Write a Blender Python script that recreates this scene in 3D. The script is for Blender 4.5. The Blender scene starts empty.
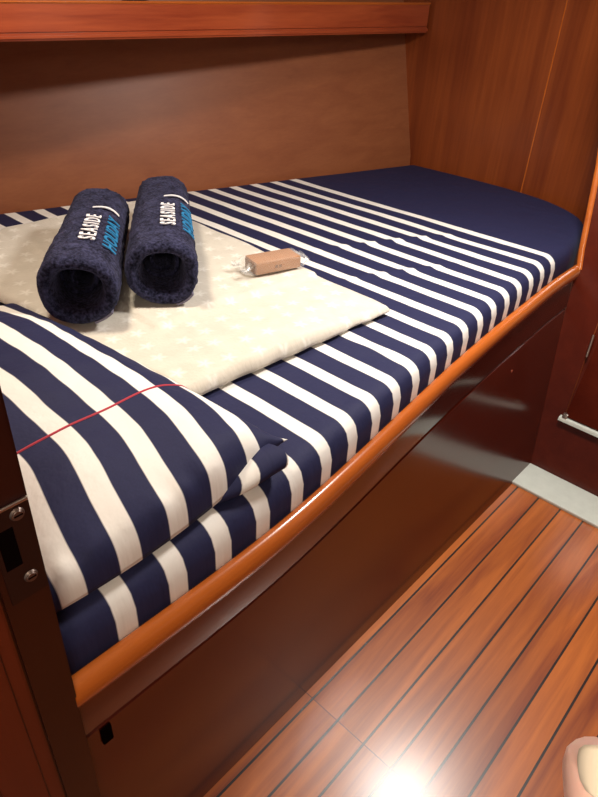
import bpy, bmesh, math, random
from mathutils import Vector, Matrix, noise
C = bpy.context.scene.collection
random.seed(4)

# ------------------------------------------------------------------ camera
cam = bpy.data.cameras.new('camera'); co = bpy.data.objects.new('camera', cam); C.objects.link(co)
RT = Vector((0.73278393, 0.6788769, 0.04640982))
UP = Vector((-0.40918864, 0.38513209, 0.82718676))
BK = Vector((0.54368407, -0.62513953, 0.56000732))
CAM = Vector((0, 0, 1.5))
co.matrix_world = Matrix(((RT.x, UP.x, BK.x, CAM.x), (RT.y, UP.y, BK.y, CAM.y), (RT.z, UP.z, BK.z, CAM.z), (0, 0, 0, 1)))
cam.sensor_fit = 'VERTICAL'; cam.sensor_height = 36; cam.sensor_width = 27
cam.lens = 622.5 / 797 * 36; cam.clip_start = 0.02
bpy.context.scene.camera = co

# ------------------------------------------------------------------ world, lights, exposure
W = bpy.data.worlds.new('cabin_world'); bpy.context.scene.world = W; W.use_nodes = True
W.node_tree.nodes['Background'].inputs[0].default_value = (1.0, 0.86, 0.74, 1)
W.node_tree.nodes['Background'].inputs[1].default_value = 0.22
def area(name, loc, size, power, col, aim, shape='DISK', sy=None):
    l = bpy.data.lights.new(name, 'AREA'); l.shape = shape; l.size = size; l.energy = power; l.color = col
    if sy: l.size_y = sy
    o = bpy.data.objects.new(name, l); C.objects.link(o); o.location = loc
    o.rotation_euler = (Vector(aim) - Vector(loc)).to_track_quat('-Z', 'Y').to_euler()
    return o
area('ceiling_lamp_light', (-0.50, 1.53, 1.915), 0.30, 17, (1.0, 0.94, 0.87), (-0.50, 1.53, 0))
area('added_berth_fill', (-1.25, 0.62, 1.915), 0.16, 6.5, (1.0, 0.86, 0.68), (-1.25, 0.62, 0))  # added unseen warm lamp, softens towel shadows and yellows the pillow end
area('added_doorway_fill', (0.35, -0.35, 1.90), 0.45, 8, (1.0, 0.84, 0.66), (-0.9, 1.2, 0.6))  # added unseen fill near the camera, no lamp known there
vs = bpy.context.scene.view_settings
vs.view_transform = 'Standard'; vs.look = 'None'; vs.gamma = 1; vs.use_curve_mapping = False
vs.exposure = 0.75

# ------------------------------------------------------------------ helpers
def lerp(a, b, t): return a + (b - a) * t
def sstep(a, b, x):
    t = min(1, max(0, (x - a) / (b - a))); return t * t * (3 - 2 * t)
def interp(pts, x):
    if x <= pts[0][0]: return pts[0][1]
    for (a, b), (c, d) in zip(pts, pts[1:]):
        if x <= c: return b + (d - b) * (x - a) / (c - a)
    return pts[-1][1]
def mesh_obj(name, verts, faces, mat, parent=None, uv=None, sharp=40, smooth=True):
    me = bpy.data.meshes.new(name); me.from_pydata([tuple(v) for v in verts], [], faces); me.update()
    if uv:
        L = me.uv_layers.new(name='UVMap')
        for lp in me.loops: L.data[lp.index].uv = uv[lp.vertex_index]
    bm = bmesh.new(); bm.from_mesh(me); bmesh.ops.recalc_face_normals(bm, faces=bm.faces)
    for e in bm.edges:
        if len(e.link_faces) == 2 and e.calc_face_angle(0) > math.radians(sharp): e.smooth = False
    for f in bm.faces: f.smooth = smooth
    bm.to_mesh(me); bm.free()
    me.materials.append(mat)
    o = bpy.data.objects.new(name, me); C.objects.link(o)
    if parent: o.parent = parent
    return o
def from_bm(name, bm, mat, parent=None, sharp=40):
    me = bpy.data.meshes.new(name)
    bmesh.ops.recalc_face_normals(bm, faces=bm.faces)
    for e in bm.edges:
        if len(e.link_faces) == 2 and e.calc_face_angle(0) > math.radians(sharp): e.smooth = False
    for f in bm.faces: f.smooth = True
    bm.to_mesh(me); bm.free(); me.materials.append(mat)
    o = bpy.data.objects.new(name, me); C.objects.link(o)
    if parent: o.parent = parent
    return o
def box_bm(x0, x1, y0, y1, z0, z1, bev=0.0, seg=2, bm=None):
    own = bm is None
    t = bmesh.new()
    r = bmesh.ops.create_cube(t, size=1)
    for v in t.verts:
        v.co = Vector((lerp(x0, x1, v.co.x + .5), lerp(y0, y1, v.co.y + .5), lerp(z0, z1, v.co.z + .5)))
    if bev: bmesh.ops.bevel(t, geom=list(t.edges), offset=bev, segments=seg, affect='EDGES', profile=.6)
    if own: return t
    m = bpy.data.meshes.new('tmp'); t.to_mesh(m); t.free(); bm.from_mesh(m); bpy.data.meshes.remove(m)
    return bm
def cyl_bm(p0, p1, r0, r1=None, n=24, bev=0.0):
    r1 = r0 if r1 is None else r1
    bm = bmesh.new(); p0 = Vector(p0); p1 = Vector(p1); d = p1 - p0
    bmesh.ops.create_cone(bm, cap_ends=True, segments=n, radius1=r0, radius2=r1, depth=d.length)
    M = Matrix.Translation((p0 + p1) / 2) @ d.to_track_quat('Z', 'Y').to_matrix().to_4x4()
    if bev:
        ed = [e for e in bm.edges if len(e.link_faces) == 2 and e.calc_face_angle(0) > 1]
        bmesh.ops.bevel(bm, geom=ed, offset=bev, segments=2, affect='EDGES')
    bmesh.ops.transform(bm, matrix=M, verts=bm.verts)
    return bm
def grid_faces(nu, nv, base=0, flip=False):
    F = []
    for i in range(nu - 1):
        for j in range(nv - 1):
            a = base + i * nv + j; q = (a, a + nv, a + nv + 1, a + 1)
            F.append(q[::-1] if flip else q)
    return F
def tag(o, label=None, cat=None, group=None, kind=None):
    if label: o['label'] = label
    if cat: o['category'] = cat
    if group: o['group'] = group
    if kind: o['kind'] = kind
    return o
def empty(name, loc=(0, 0, 0)):
    o = bpy.data.objects.new(name, None); C.objects.link(o); o.location = loc; o.empty_display_size = .05
    return o
def settle(root):
    """children were modelled in world coordinates: keep them there under a root that has its own place"""
    for ch in root.children: ch.matrix_parent_inverse = Matrix.Translation(-root.location)
def sweep(path, prof):
    """path: list of (x, y, z); prof: list of closed (dx, dz) section points; returns verts, faces"""
    V = []; F = []; n = len(prof)
    for (x, y, z) in path:
        for dx, dz in prof: V.append((x + dx, y, z + dz))
    for i in range(len(path) - 1):
        for j in range(n):
            a = i * n + j; b = i * n + (j + 1) % n
            F.append((a, b, b + n, a + n))
    F.append(tuple(range(n))); F.append(tuple(range((len(path) - 1) * n, len(path) * n))[::-1])
    return V, F

# ------------------------------------------------------------------ materials
def new_mat(name):
    m = bpy.data.materials.new(name); m.use_nodes = True
    nt = m.node_tree; return m, nt, nt.nodes['Principled BSDF']
def N(nt, t, **kw):
    n = nt.nodes.new(t)
    for k, v in kw.items(): setattr(n, k, v)
    return n
def math_n(nt, op, a, b=None, c=None):
    n = N(nt, 'ShaderNodeMath', operation=op)
    for i, s in enumerate((a, b, c)):
        if s is None: continue
        if isinstance(s, (int, float)): n.inputs[i].default_value = s
        else: nt.links.new(s, n.inputs[i])
    return n.outputs[0]
def mixc(nt, fac, a, b):
    n = N(nt, 'ShaderNodeMix', data_type='RGBA')
    for s, i in ((fac, 0), (a, 6), (b, 7)):
        if isinstance(s, (int, float)): n.inputs[i].default_value = s
        elif isinstance(s, tuple): n.inputs[i].default_value = s + (1,)
        else: nt.links.new(s, n.inputs[i])
    return n.outputs[2]
def wood(name, ca, cb, axis='X', rough=.28, coat=.5, scale=1.0, contrast=1.0, blotch=.35):
    m, nt, bs = new_mat(name); L = nt.links
    tc = N(nt, 'ShaderNodeTexCoord'); mp = N(nt, 'ShaderNodeMapping')
    s = [22 * scale] * 3; s['XYZ'.index(axis)] = 1.1 * scale
    mp.inputs['Scale'].default_value = s
    L.new(tc.outputs['Object'], mp.inputs[0])
    n1 = N(nt, 'ShaderNodeTexNoise'); n1.inputs['Scale'].default_value = 1.0; n1.inputs['Detail'].default_value = 6; n1.inputs['Distortion'].default_value = .6
    L.new(mp.outputs[0], n1.inputs['Vector'])
    mp2 = N(nt, 'ShaderNodeMapping'); s2 = [160 * scale] * 3; s2['XYZ'.index(axis)] = 6 * scale
    mp2.inputs['Scale'].default_value = s2; L.new(tc.outputs['Object'], mp2.inputs[0])
    n2 = N(nt, 'ShaderNodeTexNoise'); n2.inputs['Scale'].default_value = 1; n2.inputs['Detail'].default_value = 3; L.new(mp2.outputs[0], n2.inputs['Vector'])
    n3 = N(nt, 'ShaderNodeTexNoise'); n3.inputs['Scale'].default_value = 2.2; n3.inputs['Detail'].default_value = 2; L.new(tc.outputs['Object'], n3.inputs['Vector'])
    v = math_n(nt, 'MULTIPLY_ADD', math_n(nt, 'SUBTRACT', n1.outputs[0], .5), 1.6 * contrast, .5)
    v = math_n(nt, 'ADD', v, math_n(nt, 'MULTIPLY', math_n(nt, 'SUBTRACT', n2.outputs[0], .5), .7 * contrast))
    v = math_n(nt, 'ADD', v, math_n(nt, 'MULTIPLY', math_n(nt, 'SUBTRACT', n3.outputs[0], .5), 2 * blotch))
    cl = N(nt, 'ShaderNodeClamp'); L.new(v, cl.inputs[0])
    col = mixc(nt, cl.outputs[0], ca, cb)
    L.new(col, bs.inputs['Base Color'])
    bs.inputs['Roughness'].default_value = rough; bs.inputs['Coat Weight'].default_value = coat; bs.inputs['Coat Roughness'].default_value = .12
    bp = N(nt, 'ShaderNodeBump'); bp.inputs['Strength'].default_value = .05; bp.inputs['Distance'].default_value = .002
    L.new(n2.outputs[0], bp.inputs['Height']); L.new(bp.outputs[0], bs.inputs['Normal'])
    return m
def plain(name, col, rough=.5, metal=0, coat=0, **kw):
    m, nt, bs = new_mat(name)
    tc = N(nt, 'ShaderNodeTexCoord'); n = N(nt, 'ShaderNodeTexNoise'); n.inputs['Scale'].default_value = 35; n.inputs['Detail'].default_value = 3
    nt.links.new(tc.outputs['Object'], n.inputs['Vector'])
    c = mixc(nt, n.outputs[0], tuple(x * .88 for x in col), tuple(min(1, x * 1.1) for x in col))
    nt.links.new(c, bs.inputs['Base Color'])
    bs.inputs['Roughness'].default_value = rough; bs.inputs['Metallic'].default_value = metal; bs.inputs['Coat Weight'].default_value = coat
    for k, v in kw.items(): bs.inputs[k.replace('_', ' ')].default_value = v
    return m

NAVY = (0.0175, 0.0195, 0.062); WHITE = (0.84, 0.82, 0.78)
def stripe_mat(name, period, phase, width, solid_from=None, skew=0.0, solid_to=None):
    """UV: u across the bed, v along it, both in metres"""
    m, nt, bs = new_mat(name); L = nt.links
    uv = N(nt, 'ShaderNodeUVMap'); sp = N(nt, 'ShaderNodeSeparateXYZ'); L.new(uv.outputs[0], sp.inputs[0])
    nz = N(nt, 'ShaderNodeTexNoise'); nz.inputs['Scale'].default_value = 9; L.new(uv.outputs[0], nz.inputs['Vector'])
    v = math_n(nt, 'ADD', sp.outputs[1], math_n(nt, 'MULTIPLY', math_n(nt, 'SUBTRACT', nz.outputs[0], .5), .006))
    v = math_n(nt, 'ADD', v, math_n(nt, 'MULTIPLY', sp.outputs[0], skew))
    ph = math_n(nt, 'DIVIDE', math_n(nt, 'SUBTRACT', v, phase - period / 2), period)
    fr = math_n(nt, 'FRACT', ph)
    d = math_n(nt, 'ABSOLUTE', math_n(nt, 'SUBTRACT', fr, .5))
    w = N(nt, 'ShaderNodeMapRange'); L.new(d, w.inputs[0])
    h = width / period / 2
    w.inputs[1].default_value = h - .012; w.inputs[2].default_value = h + .012; w.inputs[3].default_value = 1; w.inputs[4].default_value = 0
    fac = w.outputs[0]
    if solid_from is not None:
        fac = math_n(nt, 'MULTIPLY', fac, math_n(nt, 'LESS_THAN', v, solid_from))
    if solid_to is not None: fac = math_n(nt, 'MULTIPLY', fac, math_n(nt, 'GREATER_THAN', v, solid_to))
    wv = N(nt, 'ShaderNodeTexNoise'); wv.inputs['Scale'].default_value = 300; L.new(uv.outputs[0], wv.inputs['Vector'])
    nav = mixc(nt, wv.outputs[0], tuple(c * .85 for c in NAVY), tuple(c * 1.2 for c in NAVY))
    wh = mixc(nt, wv.outputs[0], tuple(c * .95 for c in WHITE), WHITE)
    L.new(mixc(nt, fac, nav, wh), bs.inputs['Base Color'])
    bs.inputs['Roughness'].default_value = .70; bs.inputs['Specular IOR Level'].default_value = .22
    n5 = N(nt, 'ShaderNodeTexNoise'); n5.inputs['Scale'].default_value = 14; n5.inputs['Detail'].default_value = 4; L.new(uv.outputs[0], n5.inputs['Vector'])
    bp = N(nt, 'ShaderNodeBump'); bp.inputs['Strength'].default_value = .6; bp.inputs['Distance'].default_value = .010
    L.new(n5.outputs[0], bp.inputs['Height']); L.new(bp.outputs[0], bs.inputs['Normal'])
    return m

M = {}
M['back'] = wood('mahogany_hull_panel', (0.21, 0.060, 0.021), (0.30, 0.100, 0.037), 'Y', .45, .06, contrast=.8, blotch=.2)
M['end'] = wood('mahogany_bulkhead', (0.115, 0.018, 0.005), (0.30, 0.070, 0.015), 'Z', .34, .2, scale=.55, contrast=.9, blotch=.45)
M['shelf'] = wood('mahogany_shelf', (0.24, 0.036, 0.012), (0.42, 0.085, 0.026), 'Y', .28, .5, blotch=.3)
M['rail'] = wood('varnished_rail_wood', (0.36, 0.076, 0.012), (0.56, 0.150, 0.022), 'Y', .26, .45, contrast=.6, blotch=.15)
M['dark'] = wood('dark_mahogany_panel', (0.050, 0.0045, 0.002), (0.105, 0.013, 0.0045), 'Y', .20, .15, contrast=.5, blotch=.3)
M['post'] = wood('dark_door_post', (0.016, 0.0022, 0.0018), (0.032, 0.0045, 0.003), 'Z', .35, .12, contrast=.5, blotch=.2)
M['casing'] = wood('red_door_casing', (0.085, 0.010, 0.004), (0.15, 0.022, 0.008), 'Z', .35, .15, contrast=.7, blotch=.2)
M['chrome'] = plain('aged_steel', (0.62, 0.58, 0.53), .28, 1)
M['dull'] = plain('dull_screw_metal', (0.22, 0.17, 0.15), .4, .9)
M['bronze'] = plain('dark_bronze_plate', (0.018, 0.005, 0.004), .45, .2)
M['white_strip'] = plain('pale_vinyl_strip', (0.62, 0.66, 0.60), .45)
M['vinyl'] = plain('cream_headliner', (0.62, 0.57, 0.50), .8)
M['black'] = plain('black_cloth', (0.012, 0.011, 0.012), .7)
M['hole'] = plain('recess_shade', (0.004, 0.002, 0.002), 1.0, Specular_IOR_Level=0.0)  # near-black colour stands in for the shade inside recesses
M['red'] = plain('red_piping', (0.42, 0.025, 0.05), .7)
M['stripe'] = stripe_mat('striped_sheet', .0919, .2675, .034, 2.05, .0, .215)
M['stripe_pillow'] = stripe_mat('striped_pillow_fabric', .088, .242, .036)
M['stripe_flap'] = stripe_mat('striped_flap_fabric', .0925, .262, .034)

def floor_mat():
    m, nt, bs = new_mat('teak_and_holly_floor'); L = nt.links
    tc = N(nt, 'ShaderNodeTexCoord'); sp = N(nt, 'ShaderNodeSeparateXYZ'); L.new(tc.outputs['Object'], sp.inputs[0])
    px = math_n(nt, 'DIVIDE', math_n(nt, 'ADD', sp.outputs[0], .517), .0806)
    fl = math_n(nt, 'FLOOR', px); fr = math_n(nt, 'SUBTRACT', px, fl)
    d = math_n(nt, 'MULTIPLY', math_n(nt, 'MINIMUM', fr, math_n(nt, 'SUBTRACT', 1, fr)), .0806)
    caulk = math_n(nt, 'LESS_THAN', d, .0029)
    seamd = math_n(nt, 'ABSOLUTE', math_n(nt, 'SUBTRACT', sp.outputs[1], .712))
    seam = math_n(nt, 'LESS_THAN', seamd, .0011)
    seg = math_n(nt, 'GREATER_THAN', sp.outputs[1], .712)
    cb = N(nt, 'ShaderNodeCombineXYZ'); L.new(fl, cb.inputs[0]); L.new(seg, cb.inputs[1])
    wn = N(nt, 'ShaderNodeTexWhiteNoise'); L.new(cb.outputs[0], wn.inputs['Vector'])
    mp = N(nt, 'ShaderNodeMapping'); mp.inputs['Scale'].default_value = (26, 1.6, 1)
    L.new(tc.outputs['Object'], mp.inputs[0])
    ad = N(nt, 'ShaderNodeVectorMath', operation='ADD'); L.new(mp.outputs[0], ad.inputs[0])
    sc = N(nt, 'ShaderNodeVectorMath', operation='SCALE'); L.new(wn.outputs['Color'], sc.inputs[0]); sc.inputs[3].default_value = 30
    L.new(sc.outputs[0], ad.inputs[1])
    n1 = N(nt, 'ShaderNodeTexNoise'); n1.inputs['Scale'].default_value = 1; n1.inputs['Detail'].default_value = 5; n1.inputs['Distortion'].default_value = .8; L.new(ad.outputs[0], n1.inputs['Vector'])
    n2 = N(nt, 'ShaderNodeTexNoise'); n2.inputs['Scale'].default_value = 9; n2.inputs['Detail'].default_value = 2; L.new(ad.outputs[0], n2.inputs['Vector'])
    v = math_n(nt, 'MULTIPLY_ADD', math_n(nt, 'SUBTRACT', n1.outputs[0], .5), 1.7, .45)
    v = math_n(nt, 'ADD', v, math_n(nt, 'MULTIPLY', math_n(nt, 'SUBTRACT', wn.outputs['Value'], .5), .35))
    v = math_n(nt, 'ADD', v, math_n(nt, 'MULTIPLY', math_n(nt, 'SUBTRACT', n2.outputs[0], .5), .25))
    cl = N(nt, 'ShaderNodeClamp'); L.new(v, cl.inputs[0])
    col = mixc(nt, cl.outputs[0], (0.20, 0.034, 0.008), (0.60, 0.170, 0.026))
    col = mixc(nt, seam, col, (0.06, 0.015, 0.008))
    col = mixc(nt, caulk, col, (0.010, 0.006, 0.006))
    L.new(col, bs.inputs['Base Color'])
    bs.inputs['Roughness'].default_value = .40; bs.inputs['Coat Weight'].default_value = .75; bs.inputs['Coat Roughness'].default_value = .24
    bp = N(nt, 'ShaderNodeBump'); bp.inputs['Strength'].default_value = .25; bp.inputs['Distance'].default_value = .001
    L.new(math_n(nt, 'SUBTRACT', 1, math_n(nt, 'MAXIMUM', caulk, seam)), bp.inputs['Height']); L.new(bp.outputs[0], bs.inputs['Normal'])
    return m
M['floor'] = floor_mat()

def fleece_mat():
    m, nt, bs = new_mat('star_fleece'); L = nt.links
    uv = N(nt, 'ShaderNodeUVMap'); mp = N(nt, 'ShaderNodeMapping'); mp.inputs['Scale'].default_value = (15, 15, 1); mp.inputs['Rotation'].default_value = (0, 0, .3)
    L.new(uv.outputs[0], mp.inputs[0])
    vo = N(nt, 'ShaderNodeTexVoronoi'); vo.voronoi_dimensions = '2D'; vo.inputs['Scale'].default_value = 1; vo.inputs['Randomness'].default_value = .35; L.new(mp.outputs[0], vo.inputs['Vector'])
    # star-shaped threshold around every cell centre
    sb = N(nt, 'ShaderNodeVectorMath', operation='SUBTRACT'); L.new(mp.outputs[0], sb.inputs[0]); L.new(vo.outputs['Position'], sb.inputs[1])
    s = N(nt, 'ShaderNodeSeparateXYZ'); L.new(sb.outputs[0], s.inputs[0])
    ang = math_n(nt, 'ARCTAN2', s.outputs[1], s.outputs[0])
    star = math_n(nt, 'MULTIPLY_ADD', math_n(nt, 'COSINE', math_n(nt, 'MULTIPLY', ang, 5)), .075, .18)
    fac = N(nt, 'ShaderNodeMapRange'); L.new(math_n(nt, 'SUBTRACT', vo.outputs['Distance'], star), fac.inputs[0])
    fac.inputs[1].default_value = -.12; fac.inputs[2].default_value = .09; fac.inputs[3].default_value = 1; fac.inputs[4].default_value = 0
    nz = N(nt, 'ShaderNodeTexNoise'); nz.inputs['Scale'].default_value = 22; nz.inputs['Detail'].default_value = 5; L.new(uv.outputs[0], nz.inputs['Vector'])
    base = mixc(nt, nz.outputs[0], (0.52, 0.48, 0.40), (0.72, 0.675, 0.59))
    L.new(mixc(nt, math_n(nt, 'MULTIPLY', fac.outputs[0], .6), base, (0.88, 0.86, 0.80)), bs.inputs['Base Color'])
    bs.inputs['Roughness'].default_value = .9; bs.inputs['Sheen Weight'].default_value = .5
    n6 = N(nt, 'ShaderNodeTexNoise'); n6.inputs['Scale'].default_value = 120; n6.inputs['Detail'].default_value = 3; L.new(uv.outputs[0], n6.inputs['Vector'])
    bp = N(nt, 'ShaderNodeBump'); bp.inputs['Strength'].default_value = .5; bp.inputs['Distance'].default_value = .003
    L.new(n6.outputs[0], bp.inputs['Height']); L.new(bp.outputs[0], bs.inputs['Normal'])
    return m
M['fleece'] = fleece_mat()
def terry_mat():
    m, nt, bs = new_mat('navy_terry'); L = nt.links
    tc = N(nt, 'ShaderNodeTexCoord')
    n = N(nt, 'ShaderNodeTexNoise'); n.inputs['Scale'].default_value = 150; n.inputs['Detail'].default_value = 3; L.new(tc.outputs['Object'], n.inputs['Vector'])
    n2 = N(nt, 'ShaderNodeTexNoise'); n2.inputs['Scale'].default_value = 30; n2.inputs['Detail'].default_value = 3; L.new(tc.outputs['Object'], n2.inputs['Vector'])
    v = math_n(nt, 'ADD', math_n(nt, 'MULTIPLY', n.outputs[0], .6), math_n(nt, 'MULTIPLY', n2.outputs[0], .4))
    mr = N(nt, 'ShaderNodeMapRange'); L.new(v, mr.inputs[0]); mr.inputs[1].default_value = .40; mr.inputs[2].default_value = .66
    L.new(mixc(nt, mr.outputs[0], (0.004, 0.0045, 0.014), (0.046, 0.048, 0.108)), bs.inputs['Base Color'])
    bs.inputs['Roughness'].default_value = .95; bs.inputs['Sheen Weight'].default_value = .10; bs.inputs['Sheen Tint'].default_value = (.5, .5, .8, 1); bs.inputs['Specular IOR Level'].default_value = .15
    bp = N(nt, 'ShaderNodeBump'); bp.inputs['Strength'].default_value = 1; bp.inputs['Distance'].default_value = .008
    L.new(v, bp.inputs['Height']); L.new(bp.outputs[0], bs.inputs['Normal'])
    return m
M['terry'] = terry_mat()
M['thread_white'] = plain('white_thread', (0.80, 0.80, 0.84), .7)
M['thread_blue'] = plain('blue_thread', (0.010, 0.17, 0.38), .7)
M['band'] = plain('grey_woven_band', (0.16, 0.15, 0.22), .8)
M['soap'] = plain('tan_bar', (0.36, 0.155, 0.05), .5)
M['soap_dark'] = plain('brown_print', (0.17, 0.07, 0.02), .5)
def cello():
    m, nt, bs = new_mat('clear_cellophane')
    bs.inputs['Base Color'].default_value = (.95, .94, .92, 1); bs.inputs['Roughness'].default_value = .12
    bs.inputs['Alpha'].default_value = .14; bs.inputs['Specular IOR Level'].default_value = .9
    return m
M['cello'] = cello()
M['skin'] = plain('skin', (0.92, 0.56, 0.47), .45, Subsurface_Weight=.15)
M['nail'] = plain('finger_nail', (0.86, 0.76, 0.60), .25, coat=.5)
def glow():
    m, nt, bs = new_mat('lamp_glass'); bs.inputs['Emission Color'].default_value = (1, .86, .68, 1); bs.inputs['Emission Strength'].default_value = 2.5
    return m
M['lampglass'] = glow()

# ------------------------------------------------------------------ curves taken off the place
RAIL = [(.12, -.530), (.18, -.5295), (.39, -.5275), (.5, -.528), (.63, -.535), (.80, -.553), (1.0, -.578), (1.27, -.611), (1.59, -.640), (2.02, -.670), (2.05, -.671), (2.3, -.674)]
def xr(y):   # inner top edge of the rail
    s = 0
    for k in (-.08, -.04, 0, .04, .08): s += interp(RAIL, y + k)
    return s / 5
RZ = .708
BACK = [(.10, -2.36), (.887, -2.185), (1.58, -1.995), (2.10, -1.86), (2.70, -1.70), (2.80, -1.67)]
ENDW = [(-1.72, 2.705), (-1.40, 2.715), (-1.135, 2.705), (-1.00, 2.685), (-.88, 2.64), (-.80, 2.625), (-.70, 2.62)]

# ------------------------------------------------------------------ structure
def struct(o): o['kind'] = 'structure'; return o
struct(from_bm('floor', box_bm(-.58, 1.25, -1.1, 1.99, -.05, 0), M['floor']))
struct(from_bm('ceiling', box_bm(-2.75, 1.25, -1.1, 2.85, 1.95, 2.0), M['vinyl']))
# back wall: hull side panel, leaning outwards with height
V = []; F = []
ys = [lerp(.10, 2.74, i / 40) for i in range(41)]; zs = [lerp(.0, 1.95, i / 12) for i in range(13)]
for y in ys:
    for z in zs: V.append((interp(BACK, y) - .015 - .24 * max(0, z - .76), y, z))
for y in ys:
    for z in zs: V.append((interp(BACK, y) - .045 - .24 * max(0, z - .76), y, z))
F = grid_faces(41, 13) + grid_faces(41, 13, 41 * 13, True)
n = 41 * 13
for i in range(40):
    for k in (0, 12):
        a = i * 13 + k; F.append((a, a + 13, a + 13 + n, a + n))
for k in range(12):
    for i in (0, 40):
        a = i * 13 + k; F.append((a, a + 1, a + 1 + n, a + n))
struct(mesh_obj('wall_back', V, F, M['back']))
# end wall of the bunk, curving round the foot
def wall_strip(name, pts, z0, z1, th, mat):
    V = []; F = []; P = [Vector(p) for p in pts]
    for i, p in enumerate(P):
        d = (P[min(i + 1, len(P) - 1)] - P[max(i - 1, 0)]).normalized(); nrm = Vector((d.y, -d.x))
        if nrm.y > 0 and i < 4: nrm = -nrm
        q = p - nrm * th
        V += [(p.x, p.y, z0), (p.x, p.y, z1), (q.x, q.y, z1), (q.x, q.y, z0)]
    for i in range(len(P) - 1):
        for j in range(4):
            a = i * 4 + j; b = i * 4 + (j + 1) % 4; F.append((a, b, b + 4, a + 4))
    F.append((0, 1, 2, 3)); e = (len(P) - 1) * 4; F.append((e + 3, e + 2, e + 1, e))
    return mesh_obj(name, V, F, mat)
def fine(pts, n=6):
    out = []
    for i in range(len(pts) - 1):
        p0 = Vector(pts[max(i - 1, 0)]); p1 = Vector(pts[i]); p2 = Vector(pts[i + 1]); p3 = Vector(pts[min(i + 2, len(pts) - 1)])
        for k in range(n):
            t = k / n
            out.append(tuple(.5 * ((2 * p1) + (-p0 + p2) * t + (2 * p0 - 5 * p1 + 4 * p2 - p3) * t * t + (-p0 + 3 * p1 - 3 * p2 + p3) * t ** 3)))
    out.append(tuple(pts[-1])); return out
ew = [(-2.40, 2.71), (-2.0, 2.71)] + ENDW
struct(wall_strip('wall_end', fine(ew), 0, 1.95, .03, M['end']))
# thin lighter joint strip on the end wall
struct(from_bm('trim_1', box_bm(-1.1385, -1.1345, 2.7015, 2.709, .70, 1.95, .0), M['rail']))
# bulkhead right of the bunk (faces the camera) with its rounded trim edge
RAKE = .31
def rake(bm):
    for v in bm.verts: v.co.y += RAKE * v.co.z
    return bm
bm = bmesh.new(); edge = [(-.545, 0), (-.600, .30), (-.655, .66), (-.676, .76), (-.730, 1.02), (-.985, 1.95)]
fr = [bm.verts.new((x, y, z)) for y in (1.985, 2.01) for x, z in edge + [(1.25, 1.95), (1.25, 0)]]
bm.faces.new(fr[:8]); bm.faces.new(fr[8:])
for i in range(8): bm.faces.new((fr[i], fr[(i + 1) % 8], fr[(i + 1) % 8 + 8], fr[i + 8]))
struct(from_bm('wall_right_bulkhead', rake(bm), M['dark']))
Vt, Ft = [], []
prof = [(.013 * math.cos(a), .013 * math.sin(a)) for a in [i * math.tau / 16 for i in range(16)]]
for z, xx in ((.700, -.652), (.76, -.668), (1.02, -.722), (1.95, -.98)):
    for a, b in prof: Vt.append((xx + a, 1.992 + RAKE * z + b * .9, z))
for i in range(3):
    for j in range(16):
        a = i * 16 + j; b = i * 16 + (j + 1) % 16; Ft.append((a, b, b + 16, a + 16))
Ft.append(tuple(range(16))); Ft.append(tuple(range(48, 64))[::-1])
struct(mesh_obj('trim_2', Vt, Ft, M['rail']))
# pale strip on the floor along the foot of the bulkhead
struct(from_bm('trim_3', box_bm(-.545, 1.25, 1.835, 1.984, 0, .012, .003), M['white_strip']))
# wall by the bunk's head, behind the door post
struct(from_bm('wall_near', box_bm(-2.5, -.56, .06, .12, 0, 1.95), M['end']))
# far side of the gangway
struct(from_bm('wall_right', box_bm(1.22, 1.25, -1.1, 1.985, 0, 1.95), M['end']))

# door post
def post(name, x0, x1, ya, yb, ya2, yb2, mat, z0=0, z1=1.95):
    """ya/yb near and far edge at z 0, ya2/yb2 at z 1.95"""
    bm = bmesh.new(); vs_ = []
    for z, a, b in ((z0, ya, yb), (z1, ya2, yb2)):
        for x, y in ((x0, a), (x1, a), (x1, b), (x0, b)): vs_.append(bm.verts.new((x, y, z)))
    for f in ((0, 1, 2, 3), (7, 6, 5, 4), (0, 4, 5, 1), (1, 5, 6, 2), (2, 6, 7, 3), (3, 7, 4, 0)): bm.faces.new([vs_[i] for i in f])
    bmesh.ops.bevel(bm, geom=[e for e in bm.edges if abs((e.verts[0].co - e.verts[1].co).z) > .5], offset=.003, segments=2, affect='EDGES')
    return from_bm(name, bm, mat)
jamb = empty('door_1', (-.53, .10, 0)); jamb['kind'] = 'structure'
p = post('door_post', -.560, -.500, .1075, .1525, .121, .183, M['post']); p.parent = jamb
p = post('door_casing', -.560, -.496, .040, .1070, .045, .1205, M['casing']); p.parent = jamb
p = post('door_casing_bead', -.500, -.4945, .086, .091, .101, .106, M['post']); p.parent = jamb
p = post('door_casing', -.560, -.492, -.06, .040, -.055, .045, M['casing']); p.parent = jamb
settle(jamb)
# strike plate with its two screws and mortise
sp_ = empty('strike_plate', (-.499, .142, .92))
def slab_with_hole():
    bm = bmesh.new()
    Y0, Y1, Z0, Z1 = .124, .1655, .925, 1.058; a0, a1, b0, b1 = .1245, .146, .975, 1.030
    out = [(Y0, Z0), (Y1, Z0), (Y1, Z1), (Y0, Z1)]; inn = [(a0 + .004, b0), (a1, b0), (a1, b1), (a0 + .004, b1)]
    vo = [bm.verts.new((-.4985, y, z)) for y, z in out]; vi = [bm.verts.new((-.4985, y, z)) for y, z in inn]
    vi2 = [bm.verts.new((-.5035, y, z)) for y, z in inn]; vo2 = [bm.verts.new((-.501, y, z)) for y, z in out]
    for i in range(4):
        j = (i + 1) % 4
        bm.faces.new((vo[i], vo[j], vi[j], vi[i])); bm.faces.new((vi[i], vi[j], vi2[j], vi2[i])); bm.faces.new((vo[i], vo[j], vo2[j], vo2[i]))
    return bm
from_bm('plate', slab_with_hole(), M['bronze'], sp_)
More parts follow.
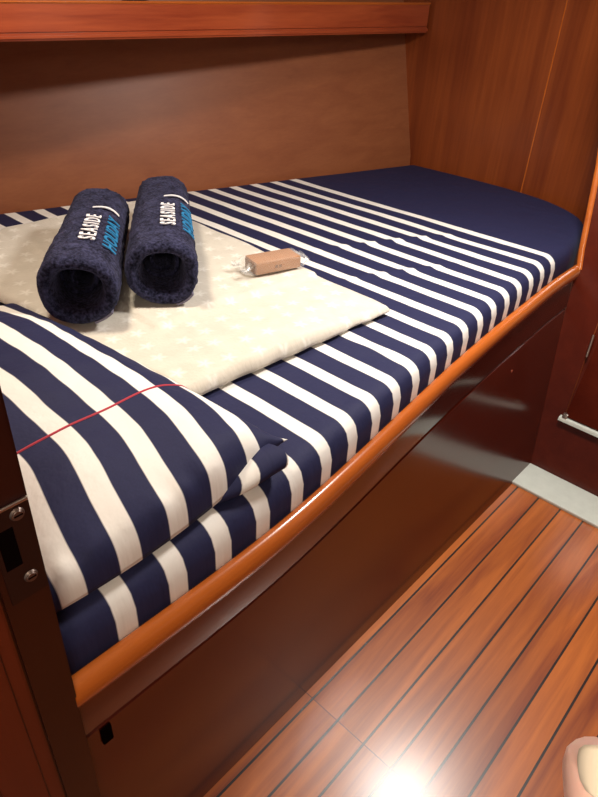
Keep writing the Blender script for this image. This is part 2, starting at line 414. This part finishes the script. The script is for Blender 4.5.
from_bm('mortise', box_bm(-.5002, -.4991, .1285, .146, .975, 1.030), M['hole'], sp_)  # flush black slab paints the shade inside the mortise
from_bm('plate_edge_glint', cyl_bm((-.4975, .134, 1.057), (-.4975, .1665, 1.057), .0022, n=12), M['chrome'], sp_)  # bright rod added as the highlight along the plate's top edge
for y, z in ((.1535, 1.042), (.150, .953)):
    s = from_bm('screw', cyl_bm((-.4995, y, z), (-.4955, y, z), .0085, .006, 20, .001), M['dull'], sp_)
    from_bm('screw_slot', box_bm(-.4958, -.4950, y - .0045, y + .0045, z - .0009, z + .0009), M['hole'], s)
settle(sp_)
tag(sp_, 'small dark metal strike plate with two screws on the door post', 'strike plate')

# ------------------------------------------------------------------ bunk base: panel, apron, rail
base = empty('bunk_base', (-.54, 1.05, 0))
V = []; ys = [lerp(.125, 1.984, i / 60) for i in range(61)]; zs = [0, .1, .2, .3, .4, .5, .560, .563, .566]
def RK(y, z): return RAKE * z * (y - .125) / 1.86
def panel_x(y, z): return lerp(-.540, xr(y) + .012, max(0, min(1, z / .67)))
for y in ys:
    for k, z in enumerate(zs): V.append((panel_x(y + RK(y, z), z) - (.004 if k >= 7 else 0), y + RK(y, z), z))
nb = len(V)
for y in ys:
    for k, z in enumerate(zs): V.append((panel_x(y + RK(y, z), z) - .010, y + RK(y, z), z))
F = grid_faces(61, 9) + grid_faces(61, 9, nb, True)
for i in range(60):
    for k in (0, 8):
        a = i * 9 + k; F.append((a, a + 9, a + 9 + nb, a + nb))
for k in range(8):
    for i in (0, 60):
        a = i * 9 + k; F.append((a, a + 1, a + 1 + nb, a + nb))
mesh_obj('front_panel', V, F, M['dark'], base, sharp=25)
path = [(panel_x(y, .62), y, 0) for y in ys]
V = []; F = []
for y in ys:
    y += RK(y, .62)
    for x, z in ((panel_x(y, .572) + .0005, .570), (panel_x(y, .575) + .0015, .573), (panel_x(y, .67) + .0015, .675), (panel_x(y, .67) - .010, .675), (panel_x(y, .572) - .010, .570)): V.append((x, y, z))
for i in range(60):
    for j in range(5):
        a = i * 5 + j; b = i * 5 + (j + 1) % 5; F.append((a, b, b + 5, a + 5))
F += [(0, 1, 2, 3, 4), (304, 303, 302, 301, 300)]
mesh_obj('apron', V, F, M['dark'], base, sharp=30)
ry = [lerp(.160, 2.205, i / 70) for i in range(71)]
sec = [(0, -.049), (-.004, -.02), (-.001, -.004), (.006, .003), (.014, .003), (.022, -.003), (.0275, -.013), (.0285, -.025), (.026, -.039), (.018, -.047), (.008, -.050)]
V, F = sweep([(xr(y), y, RZ) for y in ry], sec)
mesh_obj('rail', V, F, M['rail'], base, sharp=60)
# small finger latch below the groove at the near end
bm = box_bm(panel_x(.2, .53) - .002, panel_x(.2, .53) + .005, .188, .206, .515, .556, .003)
from_bm('latch', bm, M['hole'], base)
from_bm('plug', cyl_bm((panel_x(1.72, .50) - .004, 1.72, .50), (panel_x(1.72, .50) + .0015, 1.72, .50), .005, n=16), M['shelf'], base)
# hidden board that carries the mattress
V = []; bb = [(y, xr(y) - .006) for y in (.13, .5, 1, 1.5, 2.0)] + [(2.3, -.76), (2.55, -.90), (2.62, -1.25), (2.58, -1.70), (1.6, -2.02), (.9, -2.20), (.13, -2.33)]
for z in (.60, .62): V += [(x, y, z) for y, x in bb]
k = len(bb); F = [tuple(range(k)), tuple(range(k, 2 * k))] + [(i, (i + 1) % k, (i + 1) % k + k, i + k) for i in range(k)]
mesh_obj('bunk_board', V, F, M['shelf'], base)
settle(base)
tag(base, 'built-in mahogany bunk base with glossy dark front panel and orange varnished rail', 'bunk')

# locker in the bulkhead, right edge of the picture
lk = empty('locker', (-.2, 1.985, .26))
from_bm('door', rake(box_bm(-.494, .02, 1.972, 1.9845, .226, 1.02, .004)), M['dark'], lk)
from_bm('sill', rake(box_bm(-.512, .04, 1.964, 1.9845, .208, .221, .002)), M['white_strip'], lk)
from_bm('hinge', rake(cyl_bm((-.508, 1.968, .445), (-.515, 1.968, .520), .0045, n=14, bev=.001)), M['chrome'], lk)
from_bm('catch', rake(box_bm(-.503, -.485, 1.964, 1.976, .221, .238, .003)), M['chrome'], lk)
bm = bmesh.new()
for a in ((-.4985, -.4955, .226, 1.02),): box_bm(a[0], a[1], 1.979, 1.9845, a[2], a[3], .001, 1, bm)
rake(bm)
for v in bm.verts: v.co.x -= .07 * (v.co.z - .226)
from_bm('door_edge', bm, M['end'], lk)
settle(lk)
tag(lk, 'dark mahogany locker door with pale sill set in the bulkhead beyond the bunk', 'locker')

# ------------------------------------------------------------------ shelf on the hull side
sh = empty('shelf', (-1.9, 1.6, 1.32))
def shelf_box(name, xa, xb, z0, z1, mat, bev=.004):
    """xa/xb: front and back offset from the front line"""
    bm = bmesh.new(); vs_ = []
    y0, y1 = .125, 2.69
    def fx(y): return lerp(-1.830, -1.722, (y - .84) / 1.85)
    def dz(y, z): return z - .020 * (2.69 - y) / 1.85 * max(0, z - 1.325) / .11
    for y in (y0, y1):
        for x, z in ((fx(y) + xa, z0), (fx(y) + xa, z1), (xb(y, z1) if callable(xb) else fx(y) + xb, z1), (xb(y, z0) if callable(xb) else fx(y) + xb, z0)): vs_.append(bm.verts.new((x, y, dz(y, z))))
    for f in ((0, 1, 2, 3), (7, 6, 5, 4), (0, 4, 5, 1), (1, 5, 6, 2), (2, 6, 7, 3), (3, 7, 4, 0)): bm.faces.new([vs_[i] for i in f])
    bmesh.ops.recalc_face_normals(bm, faces=bm.faces)
    if bev: bmesh.ops.bevel(bm, geom=list(bm.edges), offset=bev, segments=2, affect='EDGES')
    return from_bm(name, bm, mat, sh)
wb = lambda y, z: interp(BACK, y) - .012 - .24 * (z - .76)
shelf_box('front_board', 0, -.022, 1.345, 1.434, M['shelf'])
shelf_box('lower_moulding', .009, -.03, 1.325, 1.347, M['shelf'], .006)
shelf_box('bead', .004, -.01, 1.4275, 1.436, M['rail'], .003)
shelf_box('shelf_board', -.022, wb, 1.345, 1.362, M['shelf'], 0)
settle(sh)
tag(sh, 'long mahogany shelf with raised front board on the hull side above the bed', 'shelf')
# dark pouch leaning on the shelf front
V = []; F = []
pc = Vector((-1.895, 1.32, 1.390)); nu, nv = 14, 20
for i in range(nu + 1):
    th = math.pi * i / nu
    for j in range(nv):
        ph = math.tau * j / nv
        sx = abs(math.cos(ph)) ** .7 * (1 if math.cos(ph) > 0 else -1); sy_ = abs(math.sin(ph)) ** .7 * (1 if math.sin(ph) > 0 else -1)
        V.append((pc.x + .045 * math.sin(th) ** .7 * sx, pc.y + .075 * math.sin(th) ** .7 * sy_, pc.z + .031 * math.cos(th)))
for i in range(nu):
    for j in range(nv):
        F.append((i * nv + j, i * nv + (j + 1) % nv, (i + 1) * nv + (j + 1) % nv, (i + 1) * nv + j))
o = mesh_obj('pouch', [Vector(v) - pc for v in V], F, M['black']); o.location = pc
tag(o, 'small black pouch lying on the shelf at the top of the picture', 'pouch')

# ------------------------------------------------------------------ mattress with striped sheet
MT = .78
outl = [(xr(y) - .007, y) for y in [lerp(.13, 2.10, i / 40) for i in range(41)]]
outl += fine([(-.680, 2.16), (-.690, 2.22), (-.712, 2.317), (-.762, 2.47), (-.840, 2.56), (-.94, 2.62), (-1.03, 2.652), (-1.20, 2.682), (-1.40, 2.690), (-1.56, 2.690), (-1.680, 2.688)], 8)
outl += fine([(-1.700, 2.67), (-1.86, 2.08), (-1.997, 1.58), (-2.187, .887), (-2.35, .13)], 10)
outl += [(lerp(-2.35, -.533, i / 20), .13) for i in range(1, 20)]
OV = [Vector(p) for p in outl]
def dist_out(x, y):
    p = Vector((x, y)); best = 9
    for a, b in zip(OV, OV[1:] + OV[:1]):
        ab = b - a; t = max(0, min(1, (p - a).dot(ab) / max(ab.length_squared, 1e-9)))
        best = min(best, (a + ab * t - p).length)
    return best
def xcross(y):
    xs = []
    for a, b in zip(OV, OV[1:] + OV[:1]):
        if (a.y - y) * (b.y - y) <= 0 and a.y != b.y: xs.append(a.x + (b.x - a.x) * (y - a.y) / (b.y - a.y))
    return min(xs), max(xs)
def wrinkle(x, y):
    h = .004 * noise.noise(Vector((x * 2.2, y * 4, 1.3)))
    h += .0012 * max(0, noise.noise(Vector((x * 3 + y * 2.5, y * 9 - x * 3, 7.1)))) * 2
    # the crossing crease in the sheet, right of the blanket
    for (ax, ay, bx, by, amp, w) in ((-1.25, 1.45, -1.0, 2.0, .007, .012), (-1.05, 1.30, -.86, 1.75, .006, .012), (-.80, 1.05, -.62, 1.12, .006, .02), (-.74, .62, -.60, .69, .004, .02)):
        a = Vector((ax, ay)); b = Vector((bx, by)); p = Vector((x, y)); ab = b - a
        t = max(0, min(1, (p - a).dot(ab) / ab.length_squared)); d = (a + ab * t - p).length
        h += amp * math.exp(-(d / w) ** 2) * math.sin(math.pi * min(1, max(.05, t)))
    return h * sstep(.50, .66, y)
NV, NU = 190, 110
V = []; UV = []
for i in range(NV):
    t = i / (NV - 1); t = t if t < .8 else .8 + .2 * math.sin((t - .8) / .2 * math.pi / 2) ** .9
    y = lerp(.1301, 2.6900, t); xa, xb = xcross(y)
    for j in range(NU):
        s = j / (NU - 1); s = .5 - .5 * math.cos(math.pi * (s * .75 + .125)) ; s = (s - (.5 - .5 * math.cos(math.pi * .125))) / math.cos(math.pi * .125)
        if j > NU * .72: s = s  # cosine spacing crowds the points at both edges
        x = lerp(xa, xb, s); d = dist_out(x, y); r = lerp(.042, .022, max(sstep(-1.0, -1.5, x), sstep(2.2, 2.5, y)))
        z = MT + wrinkle(x, y) * sstep(0, .05, d)
        drop = 0
        if d < r: drop = r - math.sqrt(max(0, r * r - (r - d) ** 2)) * 1.0
        z -= drop
        V.append((x, y, z)); UV.append((-.6 - x, y))
F = grid_faces(NV, NU)
ring = [i * NU for i in range(NV)] + [(NV - 1) * NU + j for j in range(1, NU)] + [i * NU + NU - 1 for i in range(NV - 2, -1, -1)] + [j for j in range(NU - 2, 0, -1)]
b0 = len(V)
for k in ring:
    x, y, z = V[k]; V.append((x, y, .700)); UV.append(UV[k])
b1 = len(V)
for k in ring:
    x, y, z = V[k]; V.append((x, y, .621)); UV.append(UV[k])
m_ = len(ring)
for i in range(m_):
    j = (i + 1) % m_
    F.append((ring[i], ring[j], b0 + j, b0 + i)); F.append((b0 + i, b0 + j, b1 + j, b1 + i))
F.append(tuple(range(b1, b1 + m_)))
mt = mesh_obj('mattress', V, F, M['stripe'], uv=UV, sharp=70)
tag(mt, 'bunk mattress covered by a navy and white striped sheet, plain navy at its foot', 'mattress')

# ------------------------------------------------------------------ folded fleece blanket
def blanket():
    nx, ny = 120, 90; T = []; B = []; UV = []
    c = [Vector((-1.955, .53)), Vector((-.835, .615)), Vector((-.800, 1.262)), Vector((-1.93, 1.30))]   # near-left, near-right, far-right, far-left
    for i in range(nx):
        for j in range(ny):
            s = i / (nx - 1); t = j / (ny - 1)
            p = c[0].lerp(c[1], s).lerp(c[3].lerp(c[2], s), t)
            p += Vector((.006 * noise.noise(Vector((t * 7, 3, 0))) * (s > .98), .006 * noise.noise(Vector((s * 9, 8, 0))) * (t < .02 or t > .98)))
            x, y = p
            dx = min(s, 1 - s) * 1.12; dy = min(t, 1 - t) * .7; d = min(dx, dy)
            th = .024 + .012 * sstep(-1.05, -.90, x) - .014 * sstep(.75, 1, s) * sstep(.5, 1, t)
            # upper fold lies over the rear part
            e1 = sstep(0, .007, (-1.075 - .02 * math.sin(y * 9)) - x); e2 = sstep(0, .007, y - (.735 + .05 * max(0, -1.1 - x)))
            th += .009 * e1 * e2 * (1 - .2 * sstep(.9, 1.2, y))
            th += .004 * noise.noise(Vector((x * 4, y * 4, 2))) + .003 * noise.noise(Vector((x * 13, y * 13, 5)))
            r = .020
            k = math.sqrt(max(0, 1 - (1 - min(1, d / r)) ** 2))
            zt = MT + .006 + th * (.45 + .55 * k)
            if d == 0: zt = MT + .006 + th * .45
            T.append((x, y, zt)); UV.append((x, y))
            B.append((x, y, MT + .007 + (.004 if d == 0 else 0)))
    n = nx * ny; F = grid_faces(nx, ny) + grid_faces(nx, ny, n, True)
    ring = [i * ny for i in range(nx)] + [(nx - 1) * ny + j for j in range(1, ny)] + [i * ny + ny - 1 for i in range(nx - 2, -1, -1)] + [j for j in range(ny - 2, 0, -1)]
    for i in range(len(ring)):
        a, b = ring[i], ring[(i + 1) % len(ring)]; F.append((a, b, b + n, a + n))
    return mesh_obj('blanket', T + B, F, M['fleece'], uv=UV + UV, sharp=80)
tag(blanket(), 'folded beige fleece blanket with pale star pattern lying on the striped bed', 'blanket')

# ------------------------------------------------------------------ pillow
pil = empty('pillow', (-.97, .38, MT))
PC = Vector((-.985, .355)); PA = math.radians(4.5)
HA, HB = .435, .236
def pillow_xy(s, t):
    u = (s - (1 if s > 0 else -1) * .075 * (max(0, abs(s) - .80) / .20) ** 2.2) * HA * 1.012 ; v = t * HB
    u *= 1 + .0 - .05 * (1 - t * t) * (-1)                      # sides bulge a little
    v *= 1 + .02 * (1 - s * s)
    if s > 0 and t > 0: u += .020 * (s ** 8) * (t ** 8); v += .018 * (s ** 8) * (t ** 8)   # the pulled-out far corner
    return Vector((PC.x + u * math.cos(PA) - v * math.sin(PA), PC.y + u * math.sin(PA) + v * math.cos(PA)))
def pillow_h(s, t):
    return (max(0, 1 - abs(s) ** 5) ** .50) * (max(0, 1 - abs(t) ** 3.2) ** .60) * (1 - .42 * sstep(.2, 1, -s))
nx, ny = 130, 90; T = []; B = []; UVt = []; UVb = []
for i in range(nx):
    for j in range(ny):
        s = math.sin((2 * i / (nx - 1) - 1) * math.pi / 2); t = math.sin((2 * j / (ny - 1) - 1) * math.pi / 2)
        p = pillow_xy(s, t); h = pillow_h(s, t)
        w = .010 * noise.noise(Vector((p.x * 6, p.y * 6, 1))) + .006 * noise.noise(Vector((p.x * 22, p.y * 9, 4))) * (.4 + 1.5 * sstep(.75, 1, abs(s)))
        # puckers running in from the seams
        w += .004 * math.sin(p.y * 95 + 2 * math.sin(p.y * 31)) * sstep(.80, .96, abs(s)) * (h > .05)
        zm = MT + .022 + .016 * sstep(.75, 1, t) + .010 * (s > .0 and t > 0) * (s * t) ** 6
        T.append((p.x, p.y, zm + (.106 - .012 * sstep(.75, 1, t)) * h + w * min(1, h * 2)))
        B.append((p.x, p.y, zm - .012 * min(1, h * 1.6) - .016 * sstep(.75, 1, t) * min(1, h * 1.6)))
        UVt.append((p.x, p.y + .031 * sstep(-.76, -.56, p.x))); UVb.append((p.x, p.y + .031 * sstep(-.76, -.56, p.x)))
n = nx * ny
F = grid_faces(nx, ny) + grid_faces(nx, ny, n, True)
ring = [i * ny for i in range(nx)] + [(nx - 1) * ny + j for j in range(1, ny)] + [i * ny + ny - 1 for i in range(nx - 2, -1, -1)] + [j for j in range(ny - 2, 0, -1)]
for i in range(len(ring)):
    a, b = ring[i], ring[(i + 1) % len(ring)]; F.append((a, b, b + n, a + n))
PT = T
mesh_obj('pillow_cover', T + B, F, M['stripe_pillow'], pil, uv=UVt + UVb, sharp=100)
# red piping across the pillow
i0 = min(range(nx), key=lambda i: abs(PC.x + math.sin((2 * i / (nx - 1) - 1) * math.pi / 2) * HA + .790))
line = [Vector(PT[i0 * ny + j]) + Vector((0, 0, .0005)) for j in range(3, ny - 1)]
V = []; F = []
for q in line:
    for k in range(6): V.append((q.x + .0024 * math.cos(k * math.tau / 6), q.y, q.z + .0016 * math.sin(k * math.tau / 6)))
for i in range(len(line) - 1):
    for k in range(6):
        a = i * 6 + k; b = i * 6 + (k + 1) % 6; F.append((a, b, b + 6, a + 6))
F += [(0, 1, 2, 3, 4, 5), tuple(range(len(V) - 1, len(V) - 7, -1))]
o = mesh_obj('piping', V, F, M['red'], pil); o['label'] = 'thin red piping line'
# open hem of the pillowcase under the front edge: a curled lip
V = []; UV = []; F = []
ns = 60
for i in range(ns):
    a = i / (ns - 1); y = lerp(.17, .606, a)
    x = -.590 + .018 * sstep(.7, 1, a) + .004 * math.sin(y * 40)
    zc = MT + .019 + .016 * sstep(.72, 1, a); r = .011 + .012 * sstep(.55, .98, a); rx = r * 1.4
    for k in range(14):
        g = math.radians(-100 + 250 * k / 13)
        V.append((x + rx * math.cos(g), y + .004 * math.sin(g * 2), zc + r * math.sin(g) * .95)); UV.append((x, y + .012 * math.cos(g)))
    for k in range(13, -1, -1):
        g = math.radians(-100 + 250 * k / 13)
        V.append((x + (rx - .0025) * math.cos(g), y + .004 * math.sin(g * 2), zc + (r - .0025) * math.sin(g) * .95)); UV.append((x, y + .012 * math.cos(g)))
for i in range(ns - 1):
    for k in range(28):
        a = i * 28 + k; b = i * 28 + (k + 1) % 28; F.append((a, b, b + 28, a + 28))
F += [tuple(range(28)), tuple(range((ns - 1) * 28, ns * 28))[::-1]]
mesh_obj('pillowcase_hem', V, F, M['stripe_flap'], pil, uv=UV, sharp=80)
settle(pil)
tag(pil, 'large navy and white striped pillow with red piping beside the door post', 'pillow')

# ------------------------------------------------------------------ rolled towels
def text_mesh(txt, size, shear=0.0, bold=.0, space=1.0):
    cu = bpy.data.curves.new('t', 'FONT'); cu.body = txt; cu.size = size; cu.offset = bold; cu.shear = shear; cu.space_character = space; cu.resolution_u = 3
    o = bpy.data.objects.new('t', cu); C.objects.link(o)
    bpy.context.view_layer.update()
    me = bpy.data.meshes.new_from_object(o.evaluated_get(bpy.context.evaluated_depsgraph_get()))
    bpy.data.objects.remove(o); return me
def towel(F0, F1, rx, rz, label, seed, roll, msg='SEASIDE'):
    F0 = Vector(F0); F1 = Vector(F1); ax = (F1 - F0); Lg = ax.length; ax.normalize()
    side = Vector((ax.y, -ax.x, 0)); up = Vector((0, 0, 1))
    root = empty('rolled_towel', (F0.x, F0.y, F0.z - rz))
    def surf(a, l, k=1.0, off=0.0):
        """a: angle round the roll from +side through up; l: 0..1 along"""
        sag = 1 + .10 * max(0, -math.sin(a)) * 0
        wob = 1 + .035 * noise.noise(Vector((math.cos(a) * 1.2 + seed, math.sin(a) * 1.2, l * 3))) + .02 * math.sin(3 * a + seed)
        ta = 1.03 - .10 * l
        c, s_ = math.cos(a), math.sin(a)
        e = .86
        cx = abs(c) ** e * (1 if c > 0 else -1); sy = abs(s_) ** e * (1 if s_ > 0 else -1)
        return F0 + ax * (l * Lg) + side * (cx * (rx * k * wob * ta + off)) + up * (sy * (rz * k * ta * wob + off) + (rz * (ta - 1)))
    na, nl = 72, 46; V = []; F = []
    rows = []
    # outside from back centre to front rim, then into the hollow
    rows.append(('o', 1.0, .05)); rows.append(('o', 1.004, .5)); rows.append(('o', 1.0, .86)); rows.append(('o', .992, .97))
    for k in range(nl): rows.append(('o', .98 - .955 * k / (nl - 1), 1.0))
    rows += [('o', .010, .975), ('o', .000, .92), ('o', -.005, .84), ('o', -.003, .74), ('o', .008, .66), ('o', .03, .60), ('o', .12, .56), ('o', .30, .50), ('o', .36, .25), ('o', .37, .03)]
    for _, l, k in rows:
        for q in range(na):
            a = math.tau * q / na
            pt = surf(a, l, k)
            fz = .0030 * noise.noise(pt * 70) + .0030 * noise.noise(pt * 160 + Vector((5, 1, 2)))
            d = (side * math.cos(a) + up * math.sin(a)) if k == 1.0 else ax * (-1 if l < .2 else 1) * .7
            V.append(pt + d * fz)
    for i in range(len(rows) - 1):
        for q in range(na):
            a = i * na + q; b = i * na + (q + 1) % na; F.append((a, b, b + na, a + na))
    F.append(tuple(range(na))); F.append(tuple(range((len(rows) - 1) * na, len(rows) * na))[::-1])
    V = [v - root.location for v in V]
    mesh_obj('towel_roll', V, F, M['terry'], root, sharp=100)
    # inner turns of the roll, seen in the hollow end
    V = []; F = []; turns = 1.6; ns_ = 90; depth = [.14, .16, .22, .33]
    for i in range(ns_):
        a = roll + turns * math.tau * i / (ns_ - 1); rr = lerp(.60, .20, i / (ns_ - 1))
        for th in (-.075, .075):
            for l in (depth if th < 0 else depth[::-1]):
                kk = rr + th * (.6 if l == depth[0] else 1)
                V.append(surf(a, l, kk) - root.location)
    for i in range(ns_ - 1):
        for q in range(8):
            a = i * 8 + q; b = i * 8 + (q + 1) % 8; F.append((a, b, b + 8, a + 8))
    F += [tuple(range(8)), tuple(range((ns_ - 1) * 8, ns_ * 8))[::-1]]
    mesh_obj('inner_roll', V, F, M['terry'], root, sharp=70)
    # loose free edge of the towel with its woven band at the bottom front
    V = []; F = []
    for i in range(12):
        a = math.radians(-75 + 3.2 * i)
        for l in (.004, .03, .06, .10):
            V.append(surf(a, l, 1.0, .003) - root.location)
        for l in (.10, .06, .03, .004):
            V.append(surf(a, l, 1.0, -.002) - root.location)
    for i in range(11):
        for q in range(8):
            a = i * 8 + q; b = i * 8 + (q + 1) % 8; F.append((a, b, b + 8, a + 8))
    F += [tuple(range(8)), tuple(range(88, 96))[::-1]]
    mesh_obj('woven_band', V, F, M['band'], root, sharp=70)
    # embroidery: letters run along the roll, tops turned to the wall
    def wrap(me, name, mat, a0, l0, mirror=False):
        bm = bmesh.new(); bm.from_mesh(me)
        bmesh.ops.triangulate(bm, faces=bm.faces)
        bmesh.ops.subdivide_edges(bm, edges=list(bm.edges), cuts=1, use_grid_fill=True)
        r_ = bmesh.ops.extrude_face_region(bm, geom=list(bm.faces))
        for g in r_['geom']:
            if isinstance(g, bmesh.types.BMVert): g.co.z += .004
        for v in bm.verts:
            x, y, z = v.co
            a = a0 + y / ((rx + rz) / 2); l = l0 + x / Lg
            v.co = surf(a, l, 1.0, .0045 + z * .5) - root.location
        o = from_bm(name, bm, mat, root, 60); return o
    e = wrap(text_mesh(msg, .041, 0, .0004, 1.35), 'embroidered_word', M['thread_white'], math.radians(70), .19); e['label'] = 'white embroidered letters'
    e = wrap(text_mesh('HOLIDAY', .050, .25, .0008, 1.1), 'embroidered_word', M['thread_blue'], math.radians(33), .15); e['label'] = 'blue embroidered letters'
    # white swoosh after the last letter
    bm = bmesh.new(); pv = None
    for i in range(15):
        t = i / 14; y = lerp(.038, -.030, t); x = .222 + .022 * math.sin(t * math.pi * .8) - .012 * t; w = .003 + .002 * math.sin(t * math.pi)
        a_, b_ = bm.verts.new((x - w, y, 0)), bm.verts.new((x + w, y, 0))
        if pv: bm.faces.new((pv[0], a_, b_, pv[1]))
        pv = (a_, b_)
    me = bpy.data.meshes.new('s'); bm.to_mesh(me); bm.free()
    e = wrap(me, 'embroidered_swoosh', M['thread_white'], math.radians(60), .25); e['label'] = 'white embroidered swoosh'
    tag(root, label, 'towel', 'rolled towels on the blanket')
    return root
towel((-1.192, .612, .904), (-1.662, .972, .902), .084, .077, 'navy rolled towel nearest the door post, fully showing its embroidered word', 1.0, .4)
towel((-1.154, .812, .902), (-1.658, 1.196, .902), .084, .077, 'navy rolled towel on the right, nearer the wrapped bar', 5.3, 1.9)

# ------------------------------------------------------------------ wrapped bar
wr = empty('wrapped_bar', (-1.150, 1.180, .824)); wr.rotation_euler = (0, 0, math.radians(74))
bm = box_bm(-.070, .070, -.034, .034, .002, .036, .004, 2); from_bm('bar', bm, M['soap'], wr)
bm = bmesh.new()
for x in (-.008, .004): box_bm(x - .004, x + .004, -.0348, -.0335, .014, .022, .0, 1, bm)
from_bm('printed_mark', bm, M['soap_dark'], wr)
from_bm('end_flap', box_bm(-.0735, -.0715, -.027, .027, .004, .031, .0004, 1), M['soap_dark'], wr)
V = []; F = []
st = [(-.112, .95, .10), (-.100, .85, .22), (-.088, .75, .45), (-.077, 1.02, 1.0), (-.04, 1.03, 1.03), (0, 1.03, 1.04), (.04, 1.03, 1.03), (.077, 1.02, 1.0), (.088, .70, .45), (.100, .85, .2)]
n_ = 32
for x, wy, wz in st:
    for k in range(n_):
        a = math.tau * k / n_; c, s_ = math.cos(a), math.sin(a)
        cy = (abs(c) ** .35) * (1 if c > 0 else -1); cz = (abs(s_) ** .35) * (1 if s_ > 0 else -1)
        rnd = random.uniform(-.0035, .0035) * (2.0 if abs(x) > .08 else .5)
        V.append((x + random.uniform(-.003, .003) * (abs(x) > .08), .0362 * wy * cy + rnd, .0175 + .0185 * wz * cz + rnd * (abs(x) > .08) + .001))
for i in range(len(st) - 1):
    for k in range(n_):
        a = i * n_ + k; b = i * n_ + (k + 1) % n_; F.append((a, b, b + n_, a + n_))
mesh_obj('cellophane_wrapper', V, F, M['cello'], wr, sharp=25)
tag(wr, 'small tan bar in crinkled clear wrapper on the corner of the blanket', 'soap')

# ------------------------------------------------------------------ ceiling lamps; the doorway and berth ones are added fill
for x, y, r in ((-.50, 1.53, .15), (.35, -.35, .14), (-1.25, .62, .08)):
    cl_ = empty('ceiling_lamp', (x, y, 1.95))
    from_bm('lamp_ring', cyl_bm((x, y, 1.93), (x, y, 1.95), r + .02, n=40, bev=.005), M['chrome'], cl_)
    from_bm('lamp_glass', cyl_bm((x, y, 1.922), (x, y, 1.9305), r, n=40, bev=.002), M['lampglass'], cl_)
    settle(cl_)
    tag(cl_, {.15: 'round ceiling lamp with steel ring above the bunk edge', .14: 'added round fill lamp with steel ring by the doorway', .08: 'small added fill lamp above the pillow end of the bunk'}[r], 'ceiling lamp')

# ------------------------------------------------------------------ the photographer's hand, one fingertip in view
def cs(r, u, b): return CAM + RT * r + UP * u - BK * b          # right, up, forward distances from where the eye is
def skin_obj(name, chains, mat, parent, levels=2):
    V = []; E = []; R = []
    for ch in chains:
        prev = None
        for item in ch:
            if isinstance(item, int): prev = item; continue
            p, r = item; V.append(p); R.append(r); i = len(V) - 1
            if prev is not None: E.append((prev, i))
            prev = i
    me = bpy.data.meshes.new(name); me.from_pydata([tuple(v) for v in V], E, []); me.update()
    o = bpy.data.objects.new(name, me); C.objects.link(o)
    sk = o.modifiers.new('skin', 'SKIN')
    for i, r in enumerate(R): me.skin_vertices[0].data[i].radius = (r, r); me.skin_vertices[0].data[i].use_root = (i == 0)
    sk.use_smooth_shade = True
    sb = o.modifiers.new('sub', 'SUBSURF'); sb.levels = levels; sb.render_levels = levels
    me.materials.append(mat)
    if parent: o.parent = parent
    return o
hand = empty('hand', cs(.09, -.20, .16))
D = .165
tip = Vector((.0875, -.0995, D))
def P(r, u, b): return cs(r - .006, u + .005, b)
chain = [
    (P(.26, -.24, -.30), .050), (P(.235, -.36, -.17), .046), (P(.20, -.455, -.04), .038), (P(.165, -.38, .05), .034), (P(.135, -.28, .10), .027), (P(.125, -.235, .135), .030), (P(.118, -.205, .150), .030),   # forearm, wrist, palm: 0..6
    (P(.103, -.176, .165), .0145),  # index knuckle
    (P(.0945, -.145, .171), .0105), (P(.0890, -.121, .170), .0098), (P(.0865, -.104, .168), .0098), (P(.0860, -.0985, .1675), .0078)]
mid = [6, (P(.124, -.172, .170), .0135), (P(.128, -.143, .185), .0100), (P(.132, -.128, .170), .0092), (P(.134, -.133, .156), .0078)]
rin = [6, (P(.141, -.178, .166), .0125), (P(.149, -.152, .182), .0095), (P(.154, -.139, .168), .0088), (P(.155, -.146, .154), .0074)]
pin = [6, (P(.155, -.190, .158), .0110), (P(.167, -.168, .171), .0084), (P(.172, -.158, .160), .0078), (P(.172, -.163, .148), .0066)]
thu = [5, (P(.100, -.215, .130), .0145), (P(.088, -.188, .118), .0115), (P(.082, -.165, .118), .0105), (P(.080, -.150, .120), .0080)]
h = skin_obj('skin_surface', [chain, mid, rin, pin, thu], M['skin'], hand)
# nail on the fingertip, turned to the eye
V = []; F = []
nc = P(.0880, -.1012, .1680)
ang = math.radians(-9)       # nail looks back to the eye and to the right
nn = (BK * math.cos(ang) + RT * math.sin(ang)).normalized(); nr = (RT * math.cos(ang) - BK * math.sin(ang)).normalized()
for lay in (0, -.0012):
    for i in range(9):
        v = -1 + 2 * i / 8
        for j in range(9):
            u = -1 + 2 * j / 8
            wv = math.sqrt(max(.06, 1 - (abs(v)) ** 3.2)) if True else 1
            a = u * 1.0 * wv
            V.append(nc + nr * (.0092 * math.sin(a)) + nn * (.0106 * math.cos(a) + lay) + UP * (.0076 * v))
F = grid_faces(9, 9) + grid_faces(9, 9, 81, True)
ring = [i * 9 for i in range(9)] + [72 + j for j in range(1, 9)] + [i * 9 + 8 for i in range(7, -1, -1)] + [j for j in range(7, 0, -1)]
for i in range(len(ring)):
    a, b = ring[i], ring[(i + 1) % len(ring)]; F.append((a, b, b + 81, a + 81))
mesh_obj('finger_nail', V, F, M['nail'], hand, sharp=80)
for ch in hand.children: ch.matrix_parent_inverse = Matrix.Translation(-hand.location)
tag(hand, 'pale hand close to the viewer, one fingertip with short nail at lower right', 'hand')
